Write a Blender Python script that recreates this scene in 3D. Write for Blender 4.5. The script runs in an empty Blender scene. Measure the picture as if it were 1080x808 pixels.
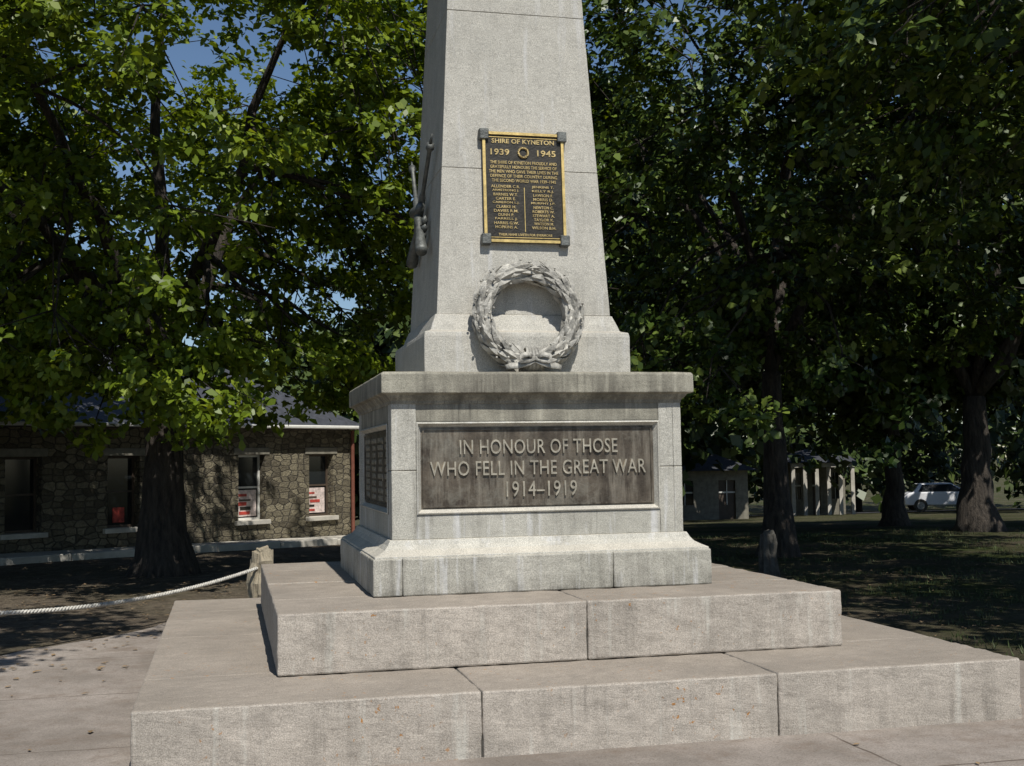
import bpy, bmesh, math, random
import numpy as np
from mathutils import Vector, Matrix, noise
random.seed(7)
S=bpy.context.scene
COL=S.collection

# ------------------------------------------------------------------ helpers
def link(o,parent=None):
    COL.objects.link(o)
    if parent: o.parent=parent
    return o
def empty(name,loc=(0,0,0),rotz=0,parent=None):
    e=bpy.data.objects.new(name,None); e.location=loc; e.rotation_euler=(0,0,rotz); e.empty_display_size=.3
    return link(e,parent)
def mesh_obj(name,verts,faces,mat=None,parent=None,smooth=False):
    me=bpy.data.meshes.new(name); me.from_pydata([tuple(v) for v in verts],[],faces); me.update()
    if mat: me.materials.append(mat)
    if smooth:
        for p in me.polygons: p.use_smooth=True
    return link(bpy.data.objects.new(name,me),parent)
def bm_obj(name,bm,mat=None,parent=None,smooth=False):
    me=bpy.data.meshes.new(name); bm.normal_update(); bm.to_mesh(me); bm.free()
    if mat: me.materials.append(mat)
    if smooth:
        for p in me.polygons: p.use_smooth=True
    return link(bpy.data.objects.new(name,me),parent)
def add_box(bm,x0,x1,y0,y1,z0,z1,bev=0):
    r=bmesh.ops.create_cube(bm,size=1,matrix=Matrix.Translation(((x0+x1)/2,(y0+y1)/2,(z0+z1)/2))@Matrix.Diagonal((x1-x0,y1-y0,z1-z0,1)))
    if bev>0:
        es=list({e for v in r['verts'] for e in v.link_edges})
        bmesh.ops.bevel(bm,geom=es,offset=bev,segments=1,affect='EDGES')
def box(name,x0,x1,y0,y1,z0,z1,mat,parent=None,bev=0):
    bm=bmesh.new(); add_box(bm,x0,x1,y0,y1,z0,z1,bev); return bm_obj(name,bm,mat,parent)

# ------------------------------------------------------------------ materials
def newmat(name):
    m=bpy.data.materials.new(name); m.use_nodes=True
    nt=m.node_tree; b=nt.nodes['Principled BSDF']
    return m,nt,b
def N(nt,t,**k):
    n=nt.nodes.new(t)
    for a,b in k.items(): setattr(n,a,b)
    return n
def coords(nt,scale=(1,1,1),kind='Object'):
    tc=N(nt,'ShaderNodeTexCoord'); mp=N(nt,'ShaderNodeMapping'); mp.inputs['Scale'].default_value=scale
    nt.links.new(tc.outputs[kind],mp.inputs[0]); return mp.outputs[0]
def noisef(nt,vec,scale,detail=6,rough=.6,lo=.35,hi=.65,a=0.,b=1.,dist=0):
    n=N(nt,'ShaderNodeTexNoise'); n.inputs['Scale'].default_value=scale; n.inputs['Detail'].default_value=min(detail,5)
    n.inputs['Roughness'].default_value=rough; n.inputs['Distortion'].default_value=dist
    nt.links.new(vec,n.inputs['Vector'])
    r=N(nt,'ShaderNodeMapRange'); r.clamp=True
    for i,v in zip((1,2,3,4),(lo,hi,a,b)): r.inputs[i].default_value=v
    nt.links.new(n.outputs['Fac'],r.inputs[0]); return r.outputs[0]
def mixc(nt,f,a,b,mode='MIX'):
    m=N(nt,'ShaderNodeMix',data_type='RGBA',blend_type=mode)
    for s,v in ((0,f),(6,a),(7,b)):
        if isinstance(v,(float,int)): m.inputs[s].default_value=v
        elif isinstance(v,tuple): m.inputs[s].default_value=(*v,1) if len(v)==3 else v
        else: nt.links.new(v,m.inputs[s])
    return m.outputs[2]
def mth(nt,op,a,b=None):
    m=N(nt,'ShaderNodeMath',operation=op)
    for i,v in enumerate((a,b)):
        if v is None: continue
        if isinstance(v,(float,int)): m.inputs[i].default_value=v
        else: nt.links.new(v,m.inputs[i])
    return m.outputs[0]
def bump(nt,b,h,strength=.3,dist=.01):
    n=N(nt,'ShaderNodeBump'); n.inputs['Strength'].default_value=strength; n.inputs['Distance'].default_value=dist
    nt.links.new(h,n.inputs['Height']); nt.links.new(n.outputs[0],b.inputs['Normal'])
def stone(name,c1,c2,top=.62,streak=.55,lichen=0.0,grime=(.075,.068,.056),pale_f=.35,blotch=.4,zgrime=None):
    m,nt,b=newmat(name); v=coords(nt)
    c=mixc(nt,noisef(nt,v,1.1,8,.65),c1,c2)
    c=mixc(nt,noisef(nt,v,9,6,.7,.42,.75,0,.4),c,tuple(x*.55 for x in c1))
    sp=noisef(nt,v,170,2,.5,.32,.7,.66,1.2)
    comb=N(nt,'ShaderNodeCombineColor')
    for i in range(3): nt.links.new(sp,comb.inputs[i])
    c=mixc(nt,1.0,c,comb.outputs[0],'MULTIPLY')
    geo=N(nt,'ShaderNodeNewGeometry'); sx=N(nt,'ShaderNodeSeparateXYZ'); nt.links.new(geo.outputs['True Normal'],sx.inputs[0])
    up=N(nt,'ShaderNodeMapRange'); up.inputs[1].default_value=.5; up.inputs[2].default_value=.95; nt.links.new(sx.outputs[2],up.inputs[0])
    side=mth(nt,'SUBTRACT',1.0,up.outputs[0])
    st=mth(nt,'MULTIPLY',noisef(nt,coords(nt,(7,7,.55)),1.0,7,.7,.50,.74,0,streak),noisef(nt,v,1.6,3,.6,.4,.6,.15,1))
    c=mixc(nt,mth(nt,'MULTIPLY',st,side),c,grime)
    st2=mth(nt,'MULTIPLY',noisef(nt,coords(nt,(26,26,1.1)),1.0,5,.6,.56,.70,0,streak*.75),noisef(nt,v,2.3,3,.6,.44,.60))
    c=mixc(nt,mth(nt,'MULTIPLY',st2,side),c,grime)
    if zgrime:
        pz=N(nt,'ShaderNodeSeparateXYZ'); nt.links.new(v,pz.inputs[0])
        for z0,z1,a in zgrime:
            r=N(nt,'ShaderNodeMapRange'); r.inputs[1].default_value=z0; r.inputs[2].default_value=z1; r.inputs[3].default_value=0; r.inputs[4].default_value=a; nt.links.new(pz.outputs[2],r.inputs[0])
            c=mixc(nt,mth(nt,'MULTIPLY',r.outputs[0],noisef(nt,coords(nt,(5,5,1.5)),1.3,7,.7,.38,.6)),c,grime)
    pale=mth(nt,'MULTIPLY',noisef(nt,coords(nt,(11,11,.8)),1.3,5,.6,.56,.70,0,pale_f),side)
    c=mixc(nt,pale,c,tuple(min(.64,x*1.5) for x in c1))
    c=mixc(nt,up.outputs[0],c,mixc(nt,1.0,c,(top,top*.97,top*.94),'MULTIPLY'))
    c=mixc(nt,noisef(nt,v,3.6,6,.75,.54,.68,0,blotch),c,tuple(x*.45 for x in c1))
    c=mixc(nt,noisef(nt,v,44,3,.6,.64,.70,0,.6*blotch),c,tuple(x*.3 for x in c1))
    if lichen>0:
        l=noisef(nt,v,26,3,.6,.64,.70,0,lichen); l=mth(nt,'MULTIPLY',l,noisef(nt,v,1.7,2,.5,.5,.6)); c=mixc(nt,l,c,(.34,.16,.045))
    nt.links.new(c,b.inputs['Base Color']); b.inputs['Roughness'].default_value=.88; b.inputs['Specular IOR Level'].default_value=.25
    h=mth(nt,'ADD',noisef(nt,v,220,2,.6,.2,.8,0,.4),noisef(nt,v,30,6,.7,.2,.8)); bump(nt,b,h,.5,.007)
    return m
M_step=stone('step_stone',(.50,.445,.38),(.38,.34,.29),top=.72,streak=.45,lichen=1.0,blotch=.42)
M_die=stone('die_granite',(.54,.52,.455),(.42,.405,.35),top=1,streak=.6,pale_f=.6,blotch=.35)
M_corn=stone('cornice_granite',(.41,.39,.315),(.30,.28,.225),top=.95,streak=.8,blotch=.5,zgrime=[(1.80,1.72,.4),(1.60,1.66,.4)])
M_shaft=stone('shaft_granite',(.55,.525,.46),(.475,.455,.40),top=.9,streak=.22,blotch=.18)
M_frame=stone('moulding_granite',(.60,.575,.50),(.49,.47,.41),top=1.0,streak=.5,pale_f=.5,blotch=.35)
def plain(name,col,rough=.6,metal=0,var=.25,scale=8,bmp=.2):
    m,nt,b=newmat(name); v=coords(nt)
    f=noisef(nt,v,scale,6,.65); c=mixc(nt,f,tuple(x*(1-var) for x in col),tuple(min(1,x*(1+var)) for x in col))
    nt.links.new(c,b.inputs['Base Color']); b.inputs['Roughness'].default_value=rough; b.inputs['Metallic'].default_value=metal
    if bmp: bump(nt,b,noisef(nt,v,scale*6,4,.6,.2,.8),bmp,.01)
    return m
def bronze():
    m,nt,b=newmat('weathered_bronze'); v=coords(nt); vs=coords(nt,(9,9,1.1))
    c=mixc(nt,noisef(nt,v,5,8,.7,.35,.7),(.045,.035,.026),(.15,.122,.09))
    c=mixc(nt,noisef(nt,vs,1.2,8,.75,.47,.68,0,.7),c,(.29,.255,.20))
    c=mixc(nt,noisef(nt,v,3.2,8,.75,.52,.66,0,.5),c,(.28,.26,.21))
    nt.links.new(c,b.inputs['Base Color']); b.inputs['Metallic'].default_value=.4
    nt.links.new(noisef(nt,v,12,5,.6,.3,.7,.32,.6),b.inputs['Roughness'])
    bump(nt,b,noisef(nt,v,60,5,.7,.2,.8),.35,.004); return m
M_bronze=bronze()
M_letter=plain('bronze_letter',(.42,.38,.30),.4,.4,.3,20,.1)
M_gold=plain('gilt_brass',(.66,.48,.18),.42,.6,.25,20,.1)
M_goldletter=plain('aged_brass_letter',(.52,.39,.17),.45,.5,.3,20,.1)
M_black=plain('plaque_field',(.030,.026,.019),.45,.3,.4,12,.2)
M_wreath=plain('wreath_lead',(.34,.325,.285),.6,.15,.5,11,.4)
M_trophy=plain('trophy_metal',(.12,.125,.115),.5,.4,.4,14,.3)
M_bollard=stone('bollard_stone',(.38,.33,.24),(.27,.23,.17),top=.9,streak=.4)
M_darkpost=plain('dark_bluestone',(.07,.065,.055),.9,0,.4,9,.4)
M_rope=plain('rope_paint',(.50,.48,.43),.8,0,.35,40,.2)
M_mortar=plain('mortar',(.07,.065,.055),.9,0,.2,20,.2)

# ------------------------------------------------------------------ terrain
def gz(y):
    t=max(0,min(y,75)-12); return -.37-.045*(t*t/(t+4))
def ground_z(x,y): return gz(y)
def ground_mat():
    m,nt,b=newmat('park_ground'); v=coords(nt)
    f=noisef(nt,v,.35,6,.6,.42,.58)
    dirt=mixc(nt,noisef(nt,v,5,8,.7),(.085,.066,.05),(.22,.18,.135))
    litter=noisef(nt,v,34,3,.6,.55,.65); dirt=mixc(nt,litter,dirt,(.29,.235,.16))
    dirt=mixc(nt,noisef(nt,v,.8,5,.7,.5,.65,0,.5),dirt,(.08,.065,.05))
    gr=mixc(nt,noisef(nt,v,14,8,.75),(.018,.028,.009),(.07,.083,.024))
    gr=mixc(nt,noisef(nt,v,.9,6,.7,.45,.62,0,.9),gr,(.085,.07,.045))
    sx=N(nt,'ShaderNodeSeparateXYZ'); nt.links.new(v,sx.inputs[0])
    gx=N(nt,'ShaderNodeMapRange'); gx.inputs[1].default_value=0; gx.inputs[2].default_value=6; nt.links.new(sx.outputs[0],gx.inputs[0])
    f2=mth(nt,'ADD',mth(nt,'MULTIPLY',f,.3),mth(nt,'MULTIPLY',gx.outputs[0],.7)); f2.node.use_clamp=True
    c=mixc(nt,f2,dirt,gr); nt.links.new(c,b.inputs['Base Color']); b.inputs['Roughness'].default_value=.95
    b.inputs['Specular IOR Level'].default_value=.1
    bump(nt,b,mth(nt,'ADD',noisef(nt,v,50,5,.7,.2,.8),noisef(nt,v,8,5,.7,.2,.8)),.9,.04); return m
xs=[-600,-200,-80]+list(range(-40,61,3))+[90,200,600]
ys=[-200,-60,-20]+[x*.8 for x in range(-15,120)]+[130,250,700,1500]
vv=[];ff=[]
for j,y in enumerate(ys):
    for x in xs:
        vv.append((x,y,ground_z(x,y)+(.012*noise.noise(Vector((x*.3,y*.3,0))) if (y>8) else 0)))
w=len(xs)
for j in range(len(ys)-1):
    for i in range(w-1): ff.append((j*w+i,j*w+i+1,(j+1)*w+i+1,(j+1)*w+i))
mesh_obj('ground',vv,ff,ground_mat(),smooth=True)
def pave_mat():
    m,nt,b=newmat('paving'); v=coords(nt)
    c=mixc(nt,noisef(nt,v,.8,8,.7,.38,.62),(.20,.172,.145),(.35,.305,.265))
    c=mixc(nt,noisef(nt,v,110,2,.5,.4,.7,0,.5),c,(.11,.095,.08))
    c=mixc(nt,noisef(nt,v,4,7,.75,.5,.68,0,.6),c,(.17,.13,.10))
    c=mixc(nt,noisef(nt,v,60,2,.5,.66,.72,0,.6),c,(.10,.07,.04))
    br=N(nt,'ShaderNodeTexBrick'); br.inputs['Scale'].default_value=1; br.inputs['Brick Width'].default_value=2.6; br.inputs['Row Height'].default_value=1.7
    br.inputs['Mortar Size'].default_value=.011; br.inputs['Mortar Smooth'].default_value=.4
    nz=N(nt,'ShaderNodeTexNoise'); nz.inputs['Scale'].default_value=3; nt.links.new(v,nz.inputs['Vector'])
    va=N(nt,'ShaderNodeVectorMath',operation='MULTIPLY_ADD'); nt.links.new(nz.outputs['Color'],va.inputs[0]); va.inputs[1].default_value=(.05,.05,0); nt.links.new(v,va.inputs[2])
    nt.links.new(va.outputs[0],br.inputs['Vector']); jf=mth(nt,'MULTIPLY',br.outputs['Fac'],noisef(nt,v,2,4,.6,.35,.6,.25,.8))
    c=mixc(nt,jf,c,(.08,.06,.045))
    nt.links.new(c,b.inputs['Base Color']); b.inputs['Roughness'].default_value=.93; b.inputs['Specular IOR Level'].default_value=.2
    bump(nt,b,mth(nt,'SUBTRACT',noisef(nt,v,70,5,.7,.2,.8),br.outputs['Fac']),.5,.008); return m
G=-.37
pv=[(-1.9,4.9),(-4.95,.6),(-5.2,-20),(9,-20),(3.9,-1.2),(3.2,1.6),(2.2,4.7)]
pe=[]
for i in range(len(pv)):
    a=Vector(pv[i]); b=Vector(pv[(i+1)%len(pv)]); n=max(2,int((b-a).length/.18)); nn=Vector((-(b-a).y,(b-a).x)).normalized()
    for k in range(n):
        p=a.lerp(b,k/n); q=noise.noise(Vector((p.x*1.1,p.y*1.1,2)))*.22+noise.noise(Vector((p.x*5,p.y*5,4)))*.07; pe.append(p+nn*q)
pl_=mesh_obj('paved_plaza',[(p.x,p.y,G+.012) for p in pe],[tuple(range(len(pe)))],pave_mat())
if pl_.data.polygons[0].normal.z<0: pl_.data.flip_normals()
def scatter(name,n,region,sz,mat,seed,exclude=None):
    rg=np.random.default_rng(seed); k=0; V=[];F=[]
    while k<n:
        x=rg.uniform(region[0],region[1]); y=rg.uniform(region[2],region[3])
        if (abs(x)<2.6 and abs(y)<2.6) or (y<.5 and x>-4.9 and rg.random()>.08): continue
        a=rg.uniform(0,6.28); s=sz*rg.uniform(.6,1.3); z=gz(y)+.02
        ca,sa=math.cos(a),math.sin(a); b=len(V)
        for (u,v_,h) in ((-1,0,0),(0,.45,.25),(1,0,.1),(0,-.45,.2)): V.append((x+s*(u*ca-v_*sa),y+s*(u*sa+v_*ca),z+h*s*rg.uniform(.3,1)))
        F.append((b,b+1,b+2,b+3)); k+=1
    return mesh_obj(name,V,F,mat)
M_dead=plain('dead_leaf',(.20,.135,.07),.8,0,.5,30,0)
scatter('fallen_leaves',4200,(-9,9,-4,14),.035,M_dead,4)
rg=np.random.default_rng(77); V=[];F=[]
M_grass=plain('grass_blade',(.05,.07,.018),.7,0,.5,2,0)
for k in range(9000):
    x=rg.uniform(2.6,15); y=rg.uniform(-2,15)
    if x<3.2+max(0,(-y+1.5))*.35 and y<1.6 or (x<3.2 and y<5): continue
    if noise.noise(Vector((x*.8,y*.8,0)))<-.05: continue
    z=gz(y)
    for j in range(3):
        a=rg.uniform(0,6.28); h=rg.uniform(.03,.075); xx=x+rg.normal()*.03; yy=y+rg.normal()*.03; b=len(V); l=rg.uniform(0,.04)
        V+= [(xx-.006*math.cos(a),yy-.006*math.sin(a),z),(xx+.006*math.cos(a),yy+.006*math.sin(a),z),(xx+l*math.sin(a),yy+l*math.cos(a),z+h)]; F.append((b,b+1,b+2))
mesh_obj('grass',V,F,M_grass)

# ------------------------------------------------------------------ monument
MON=empty('war_memorial_obelisk')
tex=bpy.data.textures.new('stone_wobble','CLOUDS'); tex.noise_scale=.10; tex.noise_depth=4
def weather(o,lv=4,st=.007,bev=.012):
    if bev:
        b=o.modifiers.new('b','BEVEL'); b.width=bev; b.segments=2; b.limit_method='ANGLE'
    s=o.modifiers.new('s','SUBSURF'); s.subdivision_type='SIMPLE'; s.levels=s.render_levels=lv
    d=o.modifiers.new('d','DISPLACE'); d.texture=tex; d.texture_coords='GLOBAL'; d.strength=st; d.mid_level=.5
def step(name,a,z0,z1,inner,fx,sy,mat):
    core=box(name+'_core',-a+.02,a-.02,-a+.02,a-.02,z0,z1-.012,M_mortar,MON)
    g=.003; k=0
    def blk(x0,x1,y0,y1):
        nonlocal k; k+=1
        dz=random.uniform(-.004,.003)
        o=box('%s_block_%d'%(name,k),x0+g,x1-g,y0+g,y1-g,z0+.002,z1+dz,mat,MON); weather(o,5 if (y0<-a+.01) else 3,.014)
    ex=[-a]+fx+[a]
    for i in range(len(ex)-1): blk(ex[i],ex[i+1],-a,-inner)
    for i in range(len(ex)-1): blk(ex[i],ex[i+1],inner,a)
    ey=[-inner]+sy+[inner]
    for i in range(len(ey)-1):
        blk(-a,-inner,ey[i],ey[i+1]); blk(inner,a,ey[i],ey[i+1])
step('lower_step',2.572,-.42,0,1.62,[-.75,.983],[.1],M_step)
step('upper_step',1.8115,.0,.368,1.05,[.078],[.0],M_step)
def loft(name,prof,mat,parent=MON,w=True,lv=3,bev=.006,st=.005):
    vs=[];fs=[]
    for h,z in prof: vs+=[(-h,-h,z),(h,-h,z),(h,h,z),(-h,h,z)]
    for i in range(len(prof)-1):
        for k in range(4): fs.append((4*i+k,4*i+(k+1)%4,4*i+4+(k+1)%4,4*i+4+k))
    n=len(prof)*4; fs.append((3,2,1,0)); fs.append((n-4,n-3,n-2,n-1))
    o=mesh_obj(name,vs,fs,mat,parent)
    if w: weather(o,lv,st,bev)
    return o
M_pl=stone('plinth_granite',(.52,.495,.43),(.39,.375,.32),top=1,streak=.75,pale_f=.6,blotch=.45,zgrime=[(.50,.37,.6)])
box('plinth_core',-1.15,1.15,-1.15,1.15,.367,.60,M_mortar,MON)
pj=[-1.174,-.98,.46,1.174]
for i in range(3):
    for s in (-1,1):
        y0,y1=(-1.174,-.9) if s<0 else (.9,1.174)
        o=box('plinth_block',pj[i]+.001,pj[i+1]-.001,y0,y1,.366,.610,M_pl,MON); weather(o,4,.009,.010)
for s in (-1,1):
    x0,x1=(-1.174,-.9) if s<0 else (.9,1.174)
    o=box('plinth_block',x0,x1,-.898,.898,.366,.610,M_pl,MON); weather(o,4,.007,.010)
loft('plinth_moulding',[(1.162,.604),(1.160,.622),(1.12,.640),(1.085,.660),(1.062,.688),(1.045,.722)],M_frame,lv=3,bev=.003,st=.004)
ZB,ZT=.72,1.632
P0,P1,R0,R1=-.86,.86,.885,1.505
loft('die_core',[(.965,ZB-.02),(.965,ZT)],M_die,w=False)
for k in range(4):
    e=empty('die_face_%d'%(k+1),rotz=-k*math.pi/2,parent=MON)
    D=1.028
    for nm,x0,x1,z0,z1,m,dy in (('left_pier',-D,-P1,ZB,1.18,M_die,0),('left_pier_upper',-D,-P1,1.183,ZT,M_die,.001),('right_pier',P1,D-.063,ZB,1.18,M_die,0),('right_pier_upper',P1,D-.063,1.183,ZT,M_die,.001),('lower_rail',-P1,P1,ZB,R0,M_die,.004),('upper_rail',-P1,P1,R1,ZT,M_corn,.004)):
        o=box(nm,x0,x1,-D+dy,-.965,z0,z1,m,e)
        weather(o,4 if k in (0,1) else 3,.005,.006)
    t=.036
    bm=bmesh.new()
    def rect(i_): return [(P0+i_,R0+i_),(P1-i_,R0+i_),(P1-i_,R1-i_),(P0+i_,R1-i_)]
    st=[(0,-.004),(.010,-.010),(.016,.004),(t,.034)]
    rows=[[bm.verts.new((x,-D+dy_,z)) for x,z in rect(i_)] for i_,dy_ in st]
    for r0,r1 in zip(rows[:-1],rows[1:]):
        for i in range(4): bm.faces.new((r0[i],r0[(i+1)%4],r1[(i+1)%4],r1[i]))
    bm_obj('panel_moulding',bm,M_frame,e)
    box('bronze_panel',P0+t-.002,P1-t+.002,-D+.030,-.964,R0+t-.002,R1-t+.002,M_bronze,e)
    bm=bmesh.new()
    a0,a1,b0,b1=P0+t+.010,P1-t-.010,R0+t+.010,R1-t-.010; q=.010
    for X0,X1,Z0,Z1 in ((a0,a1,b0,b0+q),(a0,a1,b1-q,b1),(a0,a0+q,b0+q,b1-q),(a1-q,a1,b0+q,b1-q)): add_box(bm,X0,X1,-D+.021,-D+.0305,Z0,Z1)
    bm_obj('panel_border',bm,M_bronze,e)
def text(name,body,cx,cz,w,h,y,ext,mat,parent,spacing=1.0,off=0):
    cu=bpy.data.curves.new(name,'FONT'); cu.body=body; cu.extrude=.05; cu.resolution_u=3; cu.space_character=spacing; cu.align_x='CENTER'; cu.offset=off
    ob=bpy.data.objects.new(name,cu); COL.objects.link(ob)
    dg=bpy.context.evaluated_depsgraph_get(); me=bpy.data.meshes.new_from_object(ob.evaluated_get(dg))
    bpy.data.objects.remove(ob); bpy.data.curves.remove(cu)
    n=len(me.vertices); c=np.zeros(n*3); me.vertices.foreach_get('co',c); c=c.reshape(-1,3)
    mn,mx=c.min(0),c.max(0); d=np.zeros_like(c)
    d[:,0]=(c[:,0]-(mn[0]+mx[0])/2)/(mx[0]-mn[0])*w+cx
    d[:,2]=(c[:,1]-(mn[1]+mx[1])/2)/(mx[1]-mn[1])*h+cz
    d[:,1]=y-(c[:,2]-mn[2])/(mx[2]-mn[2])*ext
    me.vertices.foreach_set('co',d.ravel()); me.update()
    me.materials.clear(); me.materials.append(mat)
    return link(bpy.data.objects.new(name,me),parent)
F1=bpy.data.objects['die_face_1']
yp=-1.028+.0302
text('inscription_line_1','IN HONOUR OF THOSE',0,1.335,1.12,.098,yp,.014,M_letter,F1,1.05)
text('inscription_line_2','WHO FELL IN THE GREAT WAR',0.0,1.19,1.53,.098,yp,.014,M_letter,F1,1.05)
text('inscription_line_3','1914–1919',.01,1.045,.50,.105,yp,.014,M_letter,F1,1.05)
for k in ('2','4'):
    Fk=bpy.data.objects['die_face_'+k]
    for c in range(4):
        body='\n'.join(''.join(random.choice('ABCDEHLMNORST') for _ in range(random.randint(4,8)))+' '+random.choice('ABCDJW')+'.' for _ in range(9))
        text('names_column_%d'%(c+1),body,-.6+.4*c,1.19,.3,.46,yp,.006,M_letter,Fk)
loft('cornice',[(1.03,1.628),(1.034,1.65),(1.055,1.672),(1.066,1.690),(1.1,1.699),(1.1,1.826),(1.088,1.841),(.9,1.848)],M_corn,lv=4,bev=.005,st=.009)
loft('shaft_base',[(.7545,1.842),(.7545,2.118),(.748,2.150),(.70,2.165),(.685,2.21),(.655,2.285)],M_shaft,lv=3)
sh=lambda z:.6435-.0543*(z-2.2936)
zs=[2.284,3.36,4.55,5.7,6.8,7.9]
for i in range(5):
    z0,z1=zs[i]+.0015,zs[i+1]-.0015
    loft('shaft_course_%d'%(i+1),[(sh(z0),z0),(sh(z1),z1)],M_shaft,lv=4 if i<3 else 2,bev=.004,st=.004)
loft('shaft_core',[(sh(2.3)-.02,2.2),(sh(7.9)-.02,7.89)],M_mortar,w=False)
loft('shaft_apex',[(sh(7.9),7.9),(.02,8.5)],M_shaft,w=False)

# ------------------------------------------------------------------ plaque
PL=empty('memorial_plaque',(0,0,0))
zc=3.22; yc=-sh(zc)-.008
PL.location=(.015,yc,zc); PL.rotation_euler=(-math.atan(.0543),0,0)
W2,H2=.305,.41
box('plaque_plate',-W2,W2,-.02,.0,-H2,H2,M_black,PL,.003)
bm=bmesh.new(); q=.020
for a in ((-W2,W2,-H2,-H2+q),(-W2,W2,H2-q,H2),(-W2,-W2+q,-H2+q,H2-q),(W2-q,W2,-H2+q,H2-q)): add_box(bm,a[0],a[1],-.034,-.019,a[2],a[3])
q2=.034
for a in ((-W2+q2,W2-q2,-H2+q2,-H2+q2+.005),(-W2+q2,W2-q2,H2-q2-.005,H2-q2)): add_box(bm,a[0],a[1],-.024,-.0195,a[2],a[3])
add_box(bm,-.0025,.0025,-.024,-.0195,-.33,.0)
bm_obj('plaque_border',bm,M_gold,PL)
tt=lambda n,b,cx,cz,w,h,o=.018:text(n,b,cx,cz,w,h,-.0198,.005,M_goldletter,PL,1.03,o)
tt('title','SHIRE OF KYNETON',0,.345,.47,.034)
tt('year_left','1939',-.175,.262,.14,.046); tt('year_right','1945',.175,.262,.14,.046)
for i,(s,wd) in enumerate((('THE SHIRE OF KYNETON PROUDLY AND',.5),('GRATEFULLY HONOURS THE SERVICE OF',.5),('THE MEN WHO GAVE THEIR LIVES IN THE',.52),('DEFENCE OF THEIR COUNTRY DURING',.5),('THE SECOND WORLD WAR 1939–1945',.48))):
    tt('dedication_%d'%(i+1),s,0,.185-.034*i,wd,.023,.008)
nl='ALLENDER C.R.|ARMSTRONG J.|BARNES W.T.|CARTER E.|CAMERON L.J.|CLARKE H.|DAVIES R.M.|DUNN P.|FARRELL J.|HARRIS G.W.|HOPKINS A.'.split('|')
nr='JENKINS T.|KELLY R.J.|LAWSON F.|MORRIS D.|MURPHY J.P.|NEWTON C.|ROBERTS W.|STEWART A.|TAYLOR K.|WATSON M.|WILSON B.H.'.split('|')
for i in range(11):
    z=.005-.0302*i
    tt('name_left_%d'%(i+1),nl[i],-.14,z,.0165*len(nl[i]),.021,.01); tt('name_right_%d'%(i+1),nr[i],.14,z,.0165*len(nr[i]),.021,.01)
tt('footer','THEIR NAME LIVETH FOR EVERMORE',0,-.352,.40,.018)
for sx in (-1,1):
    for sz in (-1,1):
        box('corner_bracket',sx*(W2-.012)-.035,sx*(W2-.012)+.035,-.046,.012,sz*(H2-.02)-.04,sz*(H2-.02)+.04,M_trophy,PL,.006)
def laurel(bm,R,tube,n,nlf,leaflen,lw,plane_y=0.,k=1.,rnd=.15,seed=1):
    rs=random.Random(seed)
    seg,ms=64,10; ring=[]
    for i in range(seg):
        a=2*math.pi*i/seg; row=[]
        for j in range(ms):
            b=2*math.pi*j/ms; r=R+tube*.72*math.cos(b)
            row.append(bm.verts.new((r*math.cos(a),plane_y+tube*.72*math.sin(b),r*math.sin(a))))
        ring.append(row)
    for i in range(seg):
        for j in range(ms): bm.faces.new((ring[i][j],ring[i][(j+1)%ms],ring[(i+1)%seg][(j+1)%ms],ring[(i+1)%seg][j]))
    for side in (-1,1):
        for i in range(n):
            th=-math.pi/2+side*(.12+(math.pi-.14)*i/n)
            tang=Vector((-math.sin(th),0,math.cos(th)))*side
            rad=Vector((math.cos(th),0,math.sin(th)))
            for j in range(nlf):
                b=2*math.pi*(j+.5*(i%2))/nlf+rs.uniform(-rnd,rnd)
                nrm=(rad*math.cos(b)+Vector((0,-1,0))*math.sin(b)).normalized()
                p=rad*R+Vector((0,plane_y,0))+nrm*tube*.62
                ax=(tang+nrm*rs.uniform(.12,.34)+Vector([rs.uniform(-rnd,rnd) for _ in range(3)])).normalized()
                sd=ax.cross(nrm).normalized(); up=sd.cross(ax).normalized()
                if up.dot(nrm)<0: up=-up
                L=leaflen*rs.uniform(.85,1.15)
                st=[(0,.15,0),(.25,.8,.10),(.5,1,.14),(.78,.65,.10),(1,.02,.0)]
                rows=[]
                for (t,w_,hh) in st:
                    c=p+ax*L*t+up*L*hh*.6-rad*(L*t)**2/(2*R)*.9
                    rows.append((bm.verts.new(c-sd*lw*w_-up*lw*.45*w_),bm.verts.new(c+up*lw*.35*w_),bm.verts.new(c+sd*lw*w_-up*lw*.45*w_)))
                for a_,b_ in zip(rows[:-1],rows[1:]):
                    bm.faces.new((a_[0],a_[1],b_[1],b_[0])); bm.faces.new((a_[1],a_[2],b_[2],b_[1]))
bm=bmesh.new(); laurel(bm,.036,.008,16,3,.014,.004,plane_y=-.026,seed=3)
o=bm_obj('plaque_laurel',bm,M_goldletter,PL); o.location=(0,0,.262)

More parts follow.
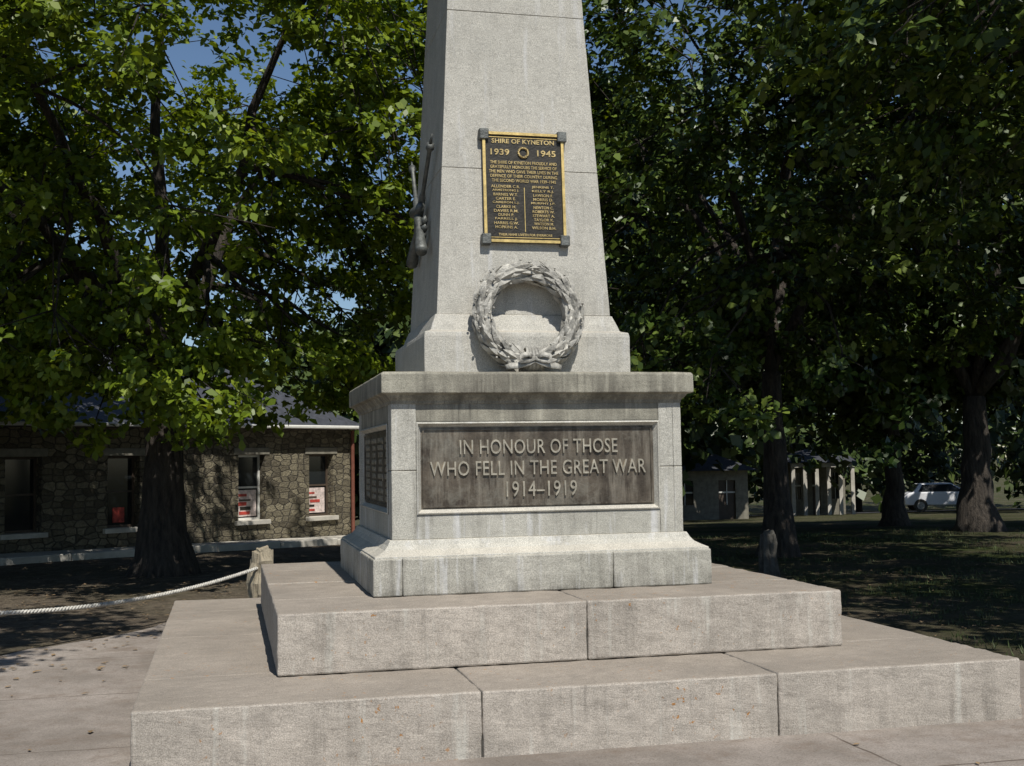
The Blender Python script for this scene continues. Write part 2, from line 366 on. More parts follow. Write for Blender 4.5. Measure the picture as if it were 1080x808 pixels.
# ------------------------------------------------------------------ big wreath
WR=empty('laurel_wreath',(-.015,-.80,2.262)); WR.rotation_euler=(-math.radians(13),0,0)
bm=bmesh.new(); laurel(bm,.336,.062,21,7,.145,.029,seed=5,rnd=.14)
o=bm_obj('laurel_leaves',bm,M_wreath,WR)
so=o.modifiers.new('t','SOLIDIFY'); so.thickness=.005
bm=bmesh.new()
for k in range(-2,3):
    th=-math.pi/2+k*.075; 
    ring=[]
    for a in (th-.036,th+.036):
        row=[]
        for j in range(14):
            b=2*math.pi*j/14; r=.335+.092*math.cos(b)
            row.append(bm.verts.new((r*math.cos(a),.092*math.sin(b),r*math.sin(a))))
        ring.append(row)
    for j in range(14): bm.faces.new((ring[0][j],ring[0][(j+1)%14],ring[1][(j+1)%14],ring[1][j]))
def ribbon(pts,wd,up):
    rows=[]
    for i,p in enumerate(pts):
        q=Vector(pts[min(i+1,len(pts)-1)])-Vector(pts[max(i-1,0)]); sd=q.cross(Vector(up)).normalized()
        w_=wd*(1 if 0<i<len(pts)-1 else .8)
        rows.append((bm.verts.new(Vector(p)-sd*w_),bm.verts.new(Vector(p)+sd*w_)))
    for a,b in zip(rows[:-1],rows[1:]): bm.faces.new((a[0],a[1],b[1],b[0]))
for s in (-1,1):
    ribbon([(s*.01,-.09,-.36),(s*.06,-.10,-.385),(s*.12,-.085,-.395),(s*.17,-.06,-.392),(s*.2,-.05,-.40)],.024,(0,-1,.25))
    ribbon([(s*.01,-.095,-.34),(s*.05,-.125,-.325),(s*.10,-.13,-.34),(s*.11,-.12,-.375),(s*.05,-.11,-.365),(s*.0,-.10,-.345)],.020,(0,-1,.2))
for i in range(46):
    th=random.uniform(0,2*math.pi); b=random.uniform(.3,2.8); r=.335+.085*math.cos(b)
    bmesh.ops.create_icosphere(bm,subdivisions=1,radius=.010,matrix=Matrix.Translation((r*math.cos(th),-.085*math.sin(b),r*math.sin(th))))
o=bm_obj('ribbon_and_berries',bm,M_wreath,WR,True); so=o.modifiers.new('t','SOLIDIFY'); so.thickness=.005

# ------------------------------------------------------------------ trophy on left face (crossed rifles)
TR=empty('rifle_trophy'); TR.location=(-sh(3.1)-.012,0,3.12); TR.rotation_euler=(0,math.atan(.0543),0)
def tube(bm,pts,rads,seg=8):
    rows=[]
    for i,p in enumerate(pts):
        d=(Vector(pts[min(i+1,len(pts)-1)])-Vector(pts[max(i-1,0)])).normalized()
        a=d.cross(Vector((1,.13,.05)))
        if a.length<.1: a=d.cross(Vector((0,1,0)))
        a.normalize(); b=d.cross(a)
        rows.append([bm.verts.new(Vector(p)+(a*math.cos(2*math.pi*j/seg)+b*math.sin(2*math.pi*j/seg))*rads[i]) for j in range(seg)])
    for r0,r1 in zip(rows[:-1],rows[1:]):
        for j in range(seg): bm.faces.new((r0[j],r0[(j+1)%seg],r1[(j+1)%seg],r1[j]))
    bm.faces.new(rows[0][::-1]); bm.faces.new(rows[-1])
bm=bmesh.new()
for s in (-1,1):
    x=-.045-(.022 if s>0 else 0)
    A=Vector((x,s*.38,.46)); B=Vector((x,-s*.32,-.34)); 
    P=[A.lerp(B,t) for t in (0,.04,.06,.38,.42,.62,.66,.72,.80,.97,1)]
    tube(bm,P,[.030,.032,.016,.016,.026,.030,.034,.022,.034,.048,.042],10)
    tube(bm,[A,A+(A-B).normalized()*.08],[.014,.005],6)
    c=A.lerp(B,.68); tube(bm,[c,c+Vector((-.01,.03*s,-.08))],[.01,.01],6)
tube(bm,[(-.05,-.10,.06),(-.07,-.04,.02),(-.08,.04,.02),(-.05,.10,.06)],[.03,.045,.045,.03],8)
for i in range(9):
    a=math.pi*i/8; tube(bm,[(-.03,.14*math.cos(a),-.10-.12*math.sin(a)),(-.035,.18*math.cos(a+.2),-.10-.16*math.sin(a+.2)),(-.03,.20*math.cos(a+.35),-.10-.18*math.sin(a+.35))],[.02,.028,.004],6)
bm_obj('crossed_rifles',bm,M_trophy,TR,True)

# ------------------------------------------------------------------ bollards + rope
def pt(u,D,z):
    t=(u-540)/1274; return (-2.086+D*(.229+t*.9734),-9.068+D*(.9734-t*.229),z)
BP=[(-4.77,.8),(-1.72,5.24),pt(806,15.6,0)[:2]]
for i,(x,y) in enumerate(BP):
    bm=bmesh.new(); rs=random.Random(i)
    bmesh.ops.create_cube(bm,size=1,matrix=Matrix.Translation((0,0,.31))@Matrix.Diagonal((.27,.24,.68,1)))
    bmesh.ops.bevel(bm,geom=list(bm.edges),offset=.045,segments=3,affect='EDGES')
    bmesh.ops.subdivide_edges(bm,edges=list(bm.edges),cuts=4,use_grid_fill=True)
    for v in bm.verts:
        p=v.co.copy(); tp=1-.38*max(0,(p.z-.05)/.6)**1.5
        v.co.x*=tp; v.co.y*=tp
        q=noise.noise(p*5+Vector((i*5,0,0)))*.07+noise.noise(p*16+Vector((i*3,1,0)))*.03+noise.noise(p*40)*.01
        d_=Vector((p.x,p.y,(p.z-.31)*.35)).normalized(); v.co+=d_*q
    o=bm_obj('stone_bollard',bm,M_bollard if i<2 else M_darkpost,None,False); o.location=(x,y,G); o.rotation_euler=(.02,0,rs.random()*3)
def rope(a,b,sag):
    bm=bmesh.new(); a=Vector(a); b=Vector(b); L=(b-a).length; n=int(L/.02)
    d=(b-a).normalized(); sd=d.cross(Vector((0,0,1))).normalized()
    for ph in range(3):
        pts=[]
        for k in range(n+1):
            t=k/n; c=a.lerp(b,t)-Vector((0,0,sag*4*t*(1-t))); an=2*math.pi*(k*.02/.13)+ph*2*math.pi/3
            pts.append(c+(sd*math.cos(an)+Vector((0,0,1))*math.sin(an))*.0115)
        tube(bm,pts,[.0115]*len(pts),5)
    bm_obj('rope_barrier',bm,M_rope,None,True)
rope((*BP[0],.20),(*BP[1],.06),.19)
rope((*BP[1],.06),(1.2,6.6,.02),.16)
bm=bmesh.new(); tube(bm,[Vector((1.2,6.6,G-.05)),Vector((1.2,6.6,.12))],[.06,.05],8); bm_obj('rope_post',bm,M_bollard,None,True)

# ------------------------------------------------------------------ trees
def leaf_mat(name,cd,cm,cl,trans=.35):
    m=bpy.data.materials.new(name); m.use_nodes=True; nt=m.node_tree; nt.nodes.clear()
    out=N(nt,'ShaderNodeOutputMaterial'); at=N(nt,'ShaderNodeAttribute',attribute_name='rnd')
    cr=N(nt,'ShaderNodeValToRGB'); e=cr.color_ramp.elements; e[0].color=(*cd,1); e[1].color=(*cl,1); e.new(.5).color=(*cm,1)
    nt.links.new(at.outputs['Fac'],cr.inputs[0])
    p=N(nt,'ShaderNodeBsdfPrincipled'); p.inputs['Roughness'].default_value=.42; p.inputs['Specular IOR Level'].default_value=.4
    nt.links.new(cr.outputs[0],p.inputs['Base Color'])
    if trans<=0:
        nt.links.new(p.outputs[0],out.inputs[0]); return m
    t=N(nt,'ShaderNodeBsdfTranslucent'); mx=N(nt,'ShaderNodeMixShader'); mx.inputs[0].default_value=trans
    g=mixc(nt,1.0,cr.outputs[0],(1.3,1.2,.45),'MULTIPLY'); nt.links.new(g,t.inputs[0])
    nt.links.new(p.outputs[0],mx.inputs[1]); nt.links.new(t.outputs[0],mx.inputs[2]); nt.links.new(mx.outputs[0],out.inputs[0]); return m
M_leafL=leaf_mat('oak_leaf',(.055,.09,.008),(.15,.215,.016),(.27,.33,.03),.33)
M_leafR=leaf_mat('elm_leaf',(.018,.036,.006),(.055,.09,.012),(.16,.21,.035),.15)
M_leafD=leaf_mat('distant_leaf',(.018,.032,.008),(.045,.07,.014),(.09,.12,.03),0)
M_leafM=leaf_mat('mid_leaf',(.018,.036,.006),(.055,.09,.012),(.13,.17,.03),0)
def bark():
    m,nt,b=newmat('bark'); v=coords(nt,(9,9,1.6))
    f=noisef(nt,v,1.6,8,.7,.35,.65); c=mixc(nt,f,(.020,.016,.013),(.085,.068,.052)); nt.links.new(c,b.inputs['Base Color'])
    b.inputs['Roughness'].default_value=.95; bump(nt,b,f,.9,.05); return m
M_bark=bark()
def norm(a): return a/np.maximum(np.linalg.norm(a,axis=-1,keepdims=True),1e-9)
def leaf_mesh(name,ros,rn,per,L,mat,parent,rng,tone,simple=False):
    n=len(ros); c=np.repeat(ros,per,0); nn=np.repeat(rn,per,0); tn=np.repeat(tone,per)
    r=rng.normal(size=(n*per,3)); a=norm(r-nn*(r*nn).sum(1,keepdims=True)*.75); a[:,2]-=.15; a=norm(a)
    nl=norm(nn+rng.normal(size=a.shape)*.35); b=norm(np.cross(nl,a)); nl=np.cross(a,b)
    c=c+rng.normal(size=c.shape)*L*.25
    ll=(L*rng.uniform(.65,1.25,(n*per,1))); ww=ll*(.42 if simple else .30)
    tpl=[(0,0,0),(.55,1,.12),(1,0,-.04),(.5,-1,.12)] if simple else [(0,0,0),(.30,.62,.08),(.66,1,.12),(1,0,-.06),(.66,-1,.12),(.30,-.62,.08)]
    q=len(tpl)
    V=np.stack([c+a*ll*t+b*ww*s+nl*ll*h for t,s,h in tpl],1).reshape(-1,3)
    m=n*per; me=bpy.data.meshes.new(name)
    me.vertices.add(m*q); me.vertices.foreach_set('co',V.astype(np.float32).ravel())
    me.loops.add(m*q); me.loops.foreach_set('vertex_index',np.arange(m*q,dtype=np.int32))
    me.polygons.add(m); me.polygons.foreach_set('loop_start',np.arange(0,m*q,q,dtype=np.int32))
    me.update(calc_edges=True)
    at=me.attributes.new('rnd','FLOAT','FACE'); at.data.foreach_set('value',np.clip(tn+rng.normal(size=m)*.18,0,1).astype(np.float32))
    me.materials.append(mat); me.validate()
    return link(bpy.data.objects.new(name,me),parent)
def make_tree(name,base,tr,crown_c,crown_r,fork,ntar,clumps,ros,per,L,mat,seed,extra=(),gaps=(),csz=.5,keep=None,holes=0,simple=False):
    rng=np.random.default_rng(seed); E=empty(name,base); b=Vector(base); cc=np.array(crown_c)-np.array(base); cr=np.array(crown_r)
    bm=bmesh.new()
    f=Vector((fork[0]-b.x,fork[1]-b.y,fork[2]-b.z)); pts=[];rd=[]
    for i in range(9):
        t=i/8; p=Vector((f.x*t*t,f.y*t*t,-.15+(f.z+.15)*t)); p+=Vector((rng.normal()*.03,rng.normal()*.03,0))
        pts.append(p); rd.append(tr*(1.0-.38*t+(.75*(1-t)**7)))
    tube(bm,pts,rd,14)
    tars=[]
    tries=0
    while len(tars)<ntar and tries<9999:
        tries+=1
        d=rng.normal(size=3); d/=np.linalg.norm(d); rr=rng.uniform(.35,1)**.6
        q=1+.22*noise.noise(Vector(d*2.2)+Vector((seed,0,0)))
        p=cc+d*cr*rr*q
        if d[2]<0: p[2]=cc[2]+d[2]*cr[2]*rr*.92
        tars.append(p)
    tars+= [np.array(e)-np.array(base) for e in extra]
    R=[];RN=[];TN=[]
    top=np.array(pts[-1])
    nl=7; limbs=[]
    for k in range(nl):
        a=2*math.pi*k/nl+rng.uniform(-.3,.3); e=cc+cr*np.array([math.cos(a)*.55,math.sin(a)*.55,rng.uniform(-.1,.65)])
        if k==0: e=cc+cr*np.array([.05,.05,.8])
        P=[]
        for i in range(9):
            t=i/8; p=top*(1-t)+e*t; p=p+np.array([0,0,1])*math.sin(math.pi*t)*.10*np.linalg.norm(e-top)*(.6 if k else 0)
            p=p+rng.normal(size=3)*.07*(t>0)*math.sqrt(L/.13)
            P.append(Vector(p))
        r0=tr*.36
        tube(bm,P,[r0*(1-.8*i/8) for i in range(9)],9); limbs.append((P,r0))
    for p in tars:
        best=None
        for P,r0 in limbs:
            for i in range(1,9):
                d=np.linalg.norm(np.array(P[i])-p)*(1+.05*(8-i))
                if best is None or d<best[0]: best=(d,P[i],r0*(1-.8*i/8))
        s=np.array(best[1]); P=[]
        for i in range(6):
            t=i/5; q=s*(1-t)+p*t+np.array([0,0,1])*math.sin(math.pi*t)*.08*best[0]+rng.normal(size=3)*.05*(i>0); P.append(Vector(q))
        r1=min(best[2]*.6,.05); tube(bm,P,[max(.006,r1*(1-.85*i/5)) for i in range(6)],6)
        tone=rng.normal()*.10+.47
        for c in range(clumps):
            if c<2: cp=s*.4+p*.6+rng.normal(size=3)*csz*.7
            else: cp=p+rng.normal(size=3)*np.array([csz,csz,csz*.6])*1.15
            if c%2==0: tube(bm,[Vector(p*.6+np.array(P[3])*.4),Vector(cp)],[.012,.005],4)
            out=norm(cp-cc*np.array([1,1,.8])); m=ros
            off=rng.normal(size=(m,3))*np.array([.36,.36,.17])*csz*1.0
            R.append(cp+off); RN.append(norm(np.array([0,0,.9])+out*.55+off*1.2+rng.normal(size=(m,3))*.45)); TN.append(np.full(m,tone+rng.normal()*.08))
    R=np.concatenate(R);RN=np.concatenate(RN);TN=np.concatenate(TN)
    W=R+np.array(base); k=np.ones(len(R),bool)
    for A,B,rad in gaps:
        A=np.array(A);B=np.array(B);t=np.clip(((W-A)@(B-A))/((B-A)@(B-A)),0,1); k&=np.linalg.norm(W-(A+t[:,None]*(B-A)),axis=1)>rad
    if holes:
        g=np.array([noise.noise(Vector((x*.9,y*.9,z*1.25))+Vector((seed,0,0))) for x,y,z in W]); k&=g>-.5+holes
    k&=W[:,2]>.9
    if keep is not None: k&=keep(W)
    leaf_mesh('foliage',R[k],RN[k],per,L,mat,E,rng,TN[k],simple)
    bm_obj('trunk_and_limbs',bm,M_bark,E,True)
    return E
def keep_clear(W): return ~((np.abs(W[:,0])<2.2)&(np.abs(W[:,1])<2.4))
make_tree('oak_tree',(-3.03,9.64,G),.36,(-3.4,9.0,6.2),(6.2,6.0,4.5),(-3.1,9.6,2.6),175,9,14,6,.135,M_leafL,11,
   extra=[(-2.37,6.4,1.9),(-2.6,6.6,2.2),(-2.3,6.5,2.3),(-5.2,7,2.6),(-1.2,8,2.6),(.4,9.,2.5),(-6.2,6,2.3),(-4.6,7.5,2.3),(-5.6,8,2.5),(-6.8,7.2,2.4),(-4.2,6.4,2.7),(-.4,8.4,2.4),(-1.8,7.4,2.9),(-6.2,9,2.2),(-7.4,8.6,2.3)],
   gaps=[(pt(66,9,3.1),pt(66,26,5.6),.5),(pt(412,9,2.2),pt(412,26,3.9),.32),(pt(300,9,4.3),pt(300,26,9.6),.28)],keep=keep_clear,holes=.22)
make_tree('oak_tree.001',(-8.6,12.5,gz(12.5)),.35,(-8.2,12.3,5.4),(5.0,4.6,4.2),(-8.5,12.4,2.4),90,8,10,5,.20,M_leafL,53,csz=.6,simple=True)
make_tree('offscreen_shade_tree',(-8.6,-1.5,G),.30,(-5.2,-.9,7.0),(3.0,1.9,1.3),(-8.2,-1.4,4.0),44,7,9,6,.135,M_leafL,61,keep=lambda W:(W[:,2]>5.5)|(W[:,0]<-6.5),holes=.25)  # unseen tree, added with its crown above the view to shade the left ground
make_tree('elm_tree',(6.5,9.0,gz(9)),.24,(7.2,8.9,6.6),(6.2,5.2,4.8),(6.5,9.0,2.6),145,9,12,6,.14,M_leafR,23,
   extra=[pt(690,17,2.2),pt(740,16,1.9),pt(900,16,2.1),pt(655,17,2.5),pt(700,17,2.9)],keep=keep_clear,holes=.22)
make_tree('elm_tree.001',(9.6,1.2,G),.30,(7.4,.6,6.4),(4.6,5.6,3.0),(9.2,1.0,3.2),115,8,10,6,.14,M_leafR,31,keep=lambda W:(W[:,0]>3.1)&(W[:,2]>3.2))
make_tree('elm_tree.002',(13.95,17.97,gz(18)),.26,(14,18,6.0),(6.2,5.5,4.6),(14,18,2.2),80,8,9,5,.26,M_leafM,41,csz=.65,simple=True)
make_tree('elm_tree.003',(13.1,13.3,gz(13)),.36,(14.5,13,6.5),(6,5,4.8),(13.2,13.4,2.4),80,8,9,5,.24,M_leafM,43,csz=.6,simple=True)
make_tree('elm_tree.004',(7.3,22,gz(22)),.3,(7.3,22,6.2),(5.6,5,5.4),(7.3,22,2.0),75,8,9,5,.27,M_leafM,47,csz=.65,simple=True)
rng=np.random.default_rng(5); R=[];RN=[];TN=[];bm=bmesh.new()
DT=empty('distant_trees')
spots=[(pt(u,D,0),r) for u,D,r in ((-60,48,4.5),(90,52,4),(190,56,4.2),(300,60,4.5),(400,50,4.2),(450,52,5),(560,50,7),(640,46,6),(700,54,7),(765,60,7.5),(830,68,7.5),(900,76,8),(960,85,8),(1020,92,9),(1090,72,8),(1180,60,8),(640,85,9),(760,95,9),(1250,50,7))]
for (x,y,_),r in spots:
    g=gz(y); c=np.array([x,y,g+r*.98+.6])
    tube(bm,[Vector((x,y,g-.2)),Vector((x,y,g+r*.8))],[.35,.2],8)
    for k in range(48):
        d=rng.normal(size=3); d/=np.linalg.norm(d); p=c+d*np.array([r,r,r*.95])*rng.uniform(.5,1)**.5; m=28
        off=rng.normal(size=(m,3))*np.array([.8,.8,.5])*r/7
        R.append(p+off); RN.append(norm(np.array([0,0,.8])+d*.6+rng.normal(size=(m,3))*.45)); TN.append(np.full(m,.45+rng.normal()*.15))
leaf_mesh('foliage',np.concatenate(R),np.concatenate(RN),3,.62,M_leafD,DT,rng,np.concatenate(TN),True)
bm_obj('trunks',bm,M_bark,DT,True)

# ------------------------------------------------------------------ bluestone building
def rubble():
    m,nt,b=newmat('bluestone_rubble'); tc=N(nt,'ShaderNodeTexCoord')
    nz=N(nt,'ShaderNodeTexNoise'); nz.inputs['Scale'].default_value=2.5; nt.links.new(tc.outputs['Object'],nz.inputs['Vector'])
    va=N(nt,'ShaderNodeVectorMath',operation='MULTIPLY_ADD'); nt.links.new(nz.outputs['Color'],va.inputs[0]); va.inputs[1].default_value=(.14,.14,.10); nt.links.new(tc.outputs['Object'],va.inputs[2])
    mp=N(nt,'ShaderNodeMapping'); mp.inputs['Scale'].default_value=(1,1,1.8); nt.links.new(va.outputs[0],mp.inputs[0])
    vo=N(nt,'ShaderNodeTexVoronoi'); vo.inputs['Scale'].default_value=4.4; vo.inputs['Randomness'].default_value=.65; nt.links.new(mp.outputs[0],vo.inputs['Vector'])
    ve=N(nt,'ShaderNodeTexVoronoi',feature='DISTANCE_TO_EDGE'); ve.inputs['Scale'].default_value=4.4; ve.inputs['Randomness'].default_value=.65; nt.links.new(mp.outputs[0],ve.inputs['Vector'])
    sc=N(nt,'ShaderNodeSeparateColor'); nt.links.new(vo.outputs['Color'],sc.inputs[0])
    c=mixc(nt,sc.outputs[0],(.12,.10,.065),(.38,.33,.22))
    v=coords(nt); c=mixc(nt,noisef(nt,v,18,6,.7,.4,.7,0,.6),c,(.06,.052,.038))
    e=N(nt,'ShaderNodeMapRange'); e.inputs[1].default_value=.02; e.inputs[2].default_value=.09; nt.links.new(ve.outputs['Distance'],e.inputs[0])
    c=mixc(nt,e.outputs[0],(.11,.095,.07),c); nt.links.new(c,b.inputs['Base Color']); b.inputs['Roughness'].default_value=.92
    bump(nt,b,mth(nt,'ADD',e.outputs[0],noisef(nt,v,20,6,.7,.2,.8,0,.9)),1.0,.08); return m
M_rub=rubble(); M_quoin=plain('dressed_bluestone',(.20,.185,.145),.85,0,.25,5,.4)
M_slate=plain('slate_roof',(.05,.053,.062),.6,0,.3,6,.4); M_white=plain('white_paint',(.66,.65,.60),.55,0,.08,6,.1)
M_dark=plain('brown_paint',(.07,.05,.035),.6,0,.2,6,.1)
M_red=plain('red_poster',(.40,.05,.035),.6,0,.4,9,0); M_pipe=plain('red_brown_paint',(.16,.055,.035),.6,0,.2,6,.1)
M_poster=plain('poster_paper',(.60,.50,.46),.6,0,.35,9,0)
M_render=plain('cream_render',(.46,.43,.37),.85,0,.2,2,.2)
mg,nt,b=newmat('window_glass'); b.inputs['Base Color'].default_value=(.015,.018,.02,1); b.inputs['Roughness'].default_value=.08
B=empty('bluestone_building',(.83,20.04,0),math.atan2(.581,.814))
zb=-1.0; ze=2.0; wins=[.99,2.96,6.1,8.2,10.4]; hw=.36; z0w,z1w=0.0,1.44
bm=bmesh.new(); x=0.0
for s in wins:
    add_box(bm,-s+hw,x,0,.45,zb,ze); add_box(bm,-s-hw,-s+hw,0,.45,zb,z0w-.1); add_box(bm,-s-hw,-s+hw,0,.45,z1w+.16,ze); x=-s-hw
add_box(bm,-16,x,0,.45,zb,ze); add_box(bm,-.45,0,.45,7,zb,ze); add_box(bm,-16,-.45,6.5,7,zb,ze); add_box(bm,-16,-15.5,.45,6.5,zb,ze)
bm_obj('walls',bm,M_rub,B)
for i,s in enumerate(wins):
    box('lintel',-s-hw-.12,-s+hw+.12,-.02,.44,z1w,z1w+.158,M_quoin,B,.01); box('sill',-s-hw-.1,-s+hw+.1,-.09,.44,z0w-.099,z0w,M_render,B,.008)
    bm=bmesh.new(); q=.05
    for a in ((-s-hw,-s-hw+q,z0w,z1w),(-s+hw-q,-s+hw,z0w,z1w),(-s-hw+q,-s+hw-q,z1w-q,z1w),(-s-hw+q,-s+hw-q,z0w,z0w+q),(-s-hw+q,-s+hw-q,.70,.74)): add_box(bm,a[0],a[1],.20,.26,a[2],a[3])
    bm_obj('window_frame',bm,M_white if i==1 else M_dark,B); box('window_glass',-s-hw+.01,-s+hw-.01,.23,.24,z0w+.01,z1w-.01,mg,B)
    if i in (0,1):
        box('poster_board',-s-hw+.09,-s+hw-.09,.215,.226,z0w+.08,z0w+.66,M_poster,B)
        rs=random.Random(i+4)
        for j in range(5):
            zz=z0w+.12+.1*j; xx=-s-hw+.12+rs.uniform(0,.08); box('poster_print',xx,xx+rs.uniform(.18,.32),.208,.214,zz,zz+rs.uniform(.03,.08),(M_red,M_black,M_red,M_dark,M_red)[j],B)
    if i==2: box('poster_board',-s-.12,-s+.14,.215,.226,z0w+.1,z0w+.4,M_red,B)
ov=.25; RZ0=ze+.08; rz=4.3
rv=[(ov,-ov,RZ0),(-16-ov,-ov,RZ0),(-16-ov,7+ov,RZ0),(ov,7+ov,RZ0),(-3.4,3.5,rz),(-12.6,3.5,rz)]
o=mesh_obj('roof',rv,[(1,0,4,5),(0,3,4),(3,2,5,4),(2,1,5)],M_slate,B); so=o.modifiers.new('s','SOLIDIFY'); so.thickness=.06
box('gutter',-16-ov,ov+.05,-ov-.1,-ov+.0,RZ0-.06,RZ0+.02,M_white,B,.02); box('soffit',-16-ov,ov,-ov+.002,.0,RZ0-.07,RZ0-.03,M_dark,B)
bm=bmesh.new(); tube(bm,[Vector((-.10,-.09,zb)),Vector((-.10,-.09,RZ0-.08))],[.045,.045],10); bm_obj('downpipe',bm,M_pipe,B)
box('rear_wing_walls',-15,-6,8,14,zb,4.2,M_rub,B)
mesh_obj('rear_wing_roof',[(-15.3,7.7,4.15),(-5.7,7.7,4.15),(-5.7,14.3,4.15),(-15.3,14.3,4.15),(-15.3,11,6.3),(-5.7,11,6.3)],[(0,1,5,4),(2,3,4,5),(0,4,3),(1,2,5)],M_slate,B)
for cx_,cy_,ct in ((-9.6,4.4,6.6),(-3.6,3.9,5.3)):
    box('chimney_shaft',cx_-.28,cx_+.28,cy_-.28,cy_+.28,3.4,ct,M_render,B,.01); box('chimney_cap',cx_-.36,cx_+.36,cy_-.36,cy_+.36,ct,ct+.14,M_render,B,.02)
FP=empty('footpath',(.83,20.04,0),math.atan2(.581,.814))
mesh_obj('path_slab',[(-16,-2.2,gz(8.8)+.10),(1.8,-2.2,gz(19.2)+.10),(1.8,-.05,gz(21)+.14),(-16,-.05,gz(10.8)+.14)],[(0,1,2,3)],M_render,FP)
bm=bmesh.new()
for k in range(12):
    xx=-16+k*1.5; add_box(bm,xx,xx+1.49,-2.36,-2.2,gz(18.3+xx*.58)-.2,gz(18.3+xx*.58)+.115,.012)
bm_obj('kerb',bm,M_render,FP)

# ------------------------------------------------------------------ far right
def house(name,loc,rz,w_,d_,h_,rh,wall,roof,posts,nb=3):
    H=empty(name,loc,rz)
    bm=bmesh.new(); s=w_/nb
    for i in range(nb):
        x0=-w_/2+i*s; add_box(bm,x0,x0+s*.3,0,.2,-.3,h_); add_box(bm,x0+s*.7,x0+s,0,.2,-.3,h_); add_box(bm,x0+s*.3,x0+s*.7,0,.2,h_*.8,h_)
        if i!=1: add_box(bm,x0+s*.3,x0+s*.7,0,.2,-.3,h_*.3)
    add_box(bm,-w_/2,-w_/2+.2,.2,d_,-.3,h_); add_box(bm,w_/2-.2,w_/2,.2,d_,-.3,h_); add_box(bm,-w_/2+.2,w_/2-.2,d_-.2,d_,-.3,h_)
    bm_obj('walls',bm,wall,H)
    for i in range(nb):
        x0=-w_/2+i*s; box('door' if i==1 else 'window',x0+s*.3,x0+s*.7,.1,.14,-.3 if i==1 else h_*.3,h_*.8,M_dark if i==1 else mg,H)
        bm=bmesh.new(); add_box(bm,x0+s*.49,x0+s*.51,.06,.099,h_*.3,h_*.8); add_box(bm,x0+s*.3,x0+s*.7,.06,.098,h_*.54,h_*.57); bm_obj('glazing_bar',bm,M_white,H)
    mesh_obj('roof',[(-w_/2-.4,-.5,h_),(w_/2+.4,-.5,h_),(w_/2+.4,d_+.4,h_),(-w_/2-.4,d_+.4,h_),(-w_/2+1.5,d_/2,h_+rh),(w_/2-1.5,d_/2,h_+rh)],[(0,1,5,4),(1,2,5),(2,3,4,5),(3,0,4),(3,2,1,0)],roof,H)
    if posts:
        bm=bmesh.new()
        for i in range(posts):
            xx=-w_/2+i*w_/(posts-1); add_box(bm,xx-.09,xx+.09,-1.93,-1.75,-.3,h_-.25)
        add_box(bm,-w_/2-.1,w_/2+.1,-1.98,-1.70,h_-.25,h_-.05); bm_obj('verandah_columns',bm,M_render,H)
        mesh_obj('verandah_roof',[(-w_/2-.2,-2.1,h_-.02),(w_/2+.2,-2.1,h_-.02),(w_/2+.2,-.45,h_+.3),(-w_/2-.2,-.45,h_+.3)],[(0,1,2,3)],roof,H)
p=pt(742,52,0); house('stone_cottage',(p[0],p[1],gz(p[1])),-.25,3.6,5,2.1,.9,M_quoin,M_slate,0,2)
p=pt(858,62,0); house('colonnaded_building',(p[0],p[1],gz(p[1])),-.3,2.9,6,2.7,.7,M_quoin,M_slate,6)
M_asph=plain('asphalt',(.055,.055,.057),.9,0,.2,3,.3)
a=pt(560,66,0);b_=pt(1300,66,0)
vs=[];K=24
for i in range(K+1):
    t=i/K; x=a[0]+(b_[0]-a[0])*t; y=a[1]+(b_[1]-a[1])*t
    for o_ in (-3.5,3.5):
        yy=y+o_; vs.append((x+o_*.3,yy,gz(yy)+.03))
mesh_obj('road',vs,[(2*i,2*i+2,2*i+3,2*i+1) for i in range(K)],M_asph)
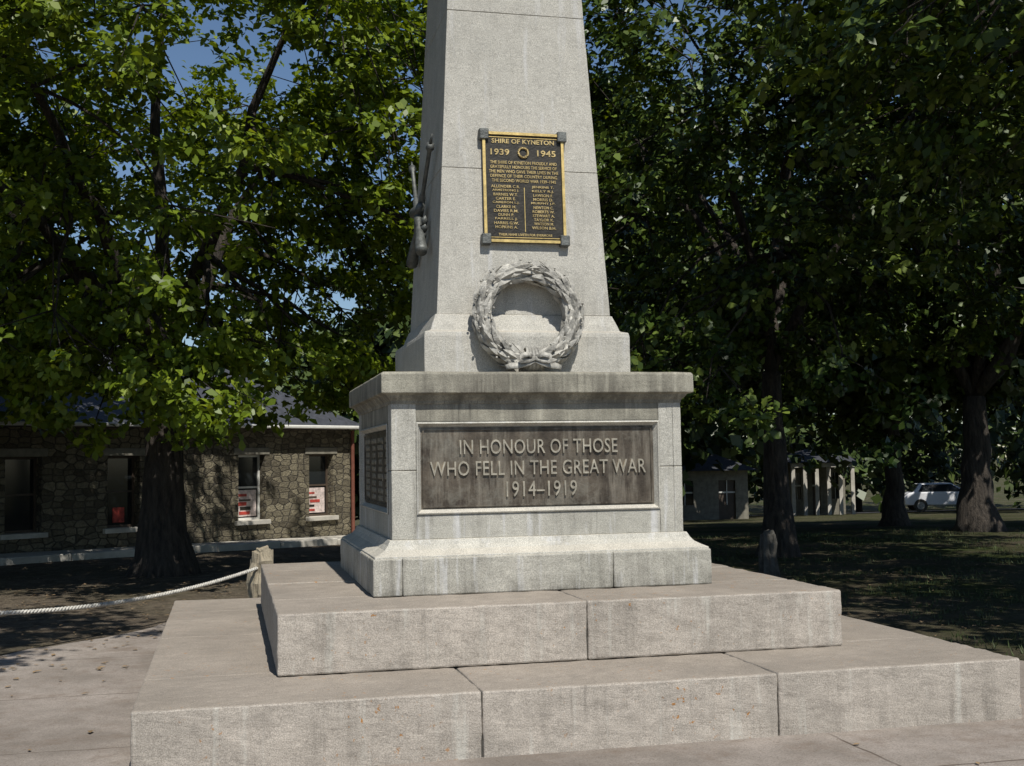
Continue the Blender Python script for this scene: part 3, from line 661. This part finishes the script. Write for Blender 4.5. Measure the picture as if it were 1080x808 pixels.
def car(name,loc,rz,mat):
    C=empty(name,loc,rz)
    prof=[(-2.1,.35),(-2.15,.75),(-1.95,.95),(-1.7,1.0),(-1.35,1.42),(.2,1.46),(.95,1.0),(1.85,.85),(2.1,.65),(2.1,.35)]
    def side(y,ins): return [(x,y*(1 if z<=1.0 else .82),z) for x,z in prof]
    n=len(prof); v=side(-.85,0)+side(.85,0); f=[tuple(range(n))[::-1],tuple(range(n,2*n))]+[(i,(i+1)%n,n+(i+1)%n,n+i) for i in range(n)]
    o=mesh_obj('body',v,f,mat,C); bv=o.modifiers.new('b','BEVEL'); bv.width=.06; bv.segments=3
    for y in (-1,1):
        mesh_obj('side_windows',[(-1.45,y*.862,1.03),(.80,y*.862,1.03),(.18,y*.725,1.40),(-1.22,y*.725,1.38)],[(0,1,2,3)],mg,C)
        for x in (-1.35,1.3):
            bm=bmesh.new(); bmesh.ops.create_cone(bm,cap_ends=True,segments=24,radius1=.33,radius2=.33,depth=.22,matrix=Matrix.Translation((x,y*.78,.33))@Matrix.Rotation(math.pi/2,4,'X')); bm_obj('tyre',bm,M_black,C)
            bm=bmesh.new(); bmesh.ops.create_cone(bm,cap_ends=True,segments=16,radius1=.19,radius2=.19,depth=.02,matrix=Matrix.Translation((x,y*.9,.33))@Matrix.Rotation(math.pi/2,4,'X')); bm_obj('hubcap',bm,M_wreath,C)
    mesh_obj('windscreen',[(.27,-.66,1.435),(.27,.66,1.435),(.97,.78,1.03),(.97,-.78,1.03)],[(0,1,2,3)],mg,C)
    mesh_obj('rear_window',[(-1.40,-.66,1.40),(-1.40,.66,1.40),(-1.72,.78,1.03),(-1.72,-.78,1.03)],[(0,1,2,3)],mg,C)
    return C
M_car=plain('white_car_paint',(.75,.75,.76),.25,0,.03,2,0)
p=pt(992,62,0); car('parked_car',(p[0],p[1],gz(p[1])+.03),-.35,M_car)

# ------------------------------------------------------------------ light, sky, camera
wd=bpy.data.worlds.new('World'); S.world=wd; wd.use_nodes=True; nt=wd.node_tree
bg=nt.nodes['Background']; sk=nt.nodes.new('ShaderNodeTexSky'); sk.sky_type='NISHITA'; sk.sun_disc=False
EL,AZ=math.radians(56),math.radians(9)
sk.sun_elevation=EL; sk.sun_rotation=math.pi-AZ; sk.air_density=1.0; sk.dust_density=.1; sk.ozone_density=4.0
nt.links.new(sk.outputs[0],bg.inputs[0]); bg.inputs[1].default_value=.085
su=bpy.data.lights.new('sun','SUN'); su.energy=5; su.angle=math.radians(.5); su.color=(1,.965,.9)
so=bpy.data.objects.new('sun',su); COL.objects.link(so)
d=Vector((math.sin(AZ)*math.cos(EL),-math.cos(AZ)*math.cos(EL),math.sin(EL)))
so.rotation_euler=d.to_track_quat('Z','Y').to_euler(); so.location=d*30
S.view_settings.view_transform='Standard'; S.view_settings.look='None'; S.view_settings.exposure=0
cam=bpy.data.cameras.new('camera'); co=bpy.data.objects.new('camera',cam); COL.objects.link(co); S.camera=co
yaw,pi_,ro=.2311,.0633,-.0154
Fv=Vector((math.sin(yaw)*math.cos(pi_),math.cos(yaw)*math.cos(pi_),math.sin(pi_))); Rv=Vector((math.cos(yaw),-math.sin(yaw),0)); U=Rv.cross(Fv)
R2=Rv*math.cos(ro)+U*math.sin(ro); U2=-Rv*math.sin(ro)+U*math.cos(ro)
Mx=Matrix((R2,U2,-Fv)).transposed().to_4x4(); Mx.translation=(-2.086,-9.068,1.245); co.matrix_world=Mx
cam.sensor_width=36; cam.lens=1274.3/1080*36; cam.clip_end=3000; cam.clip_start=.05
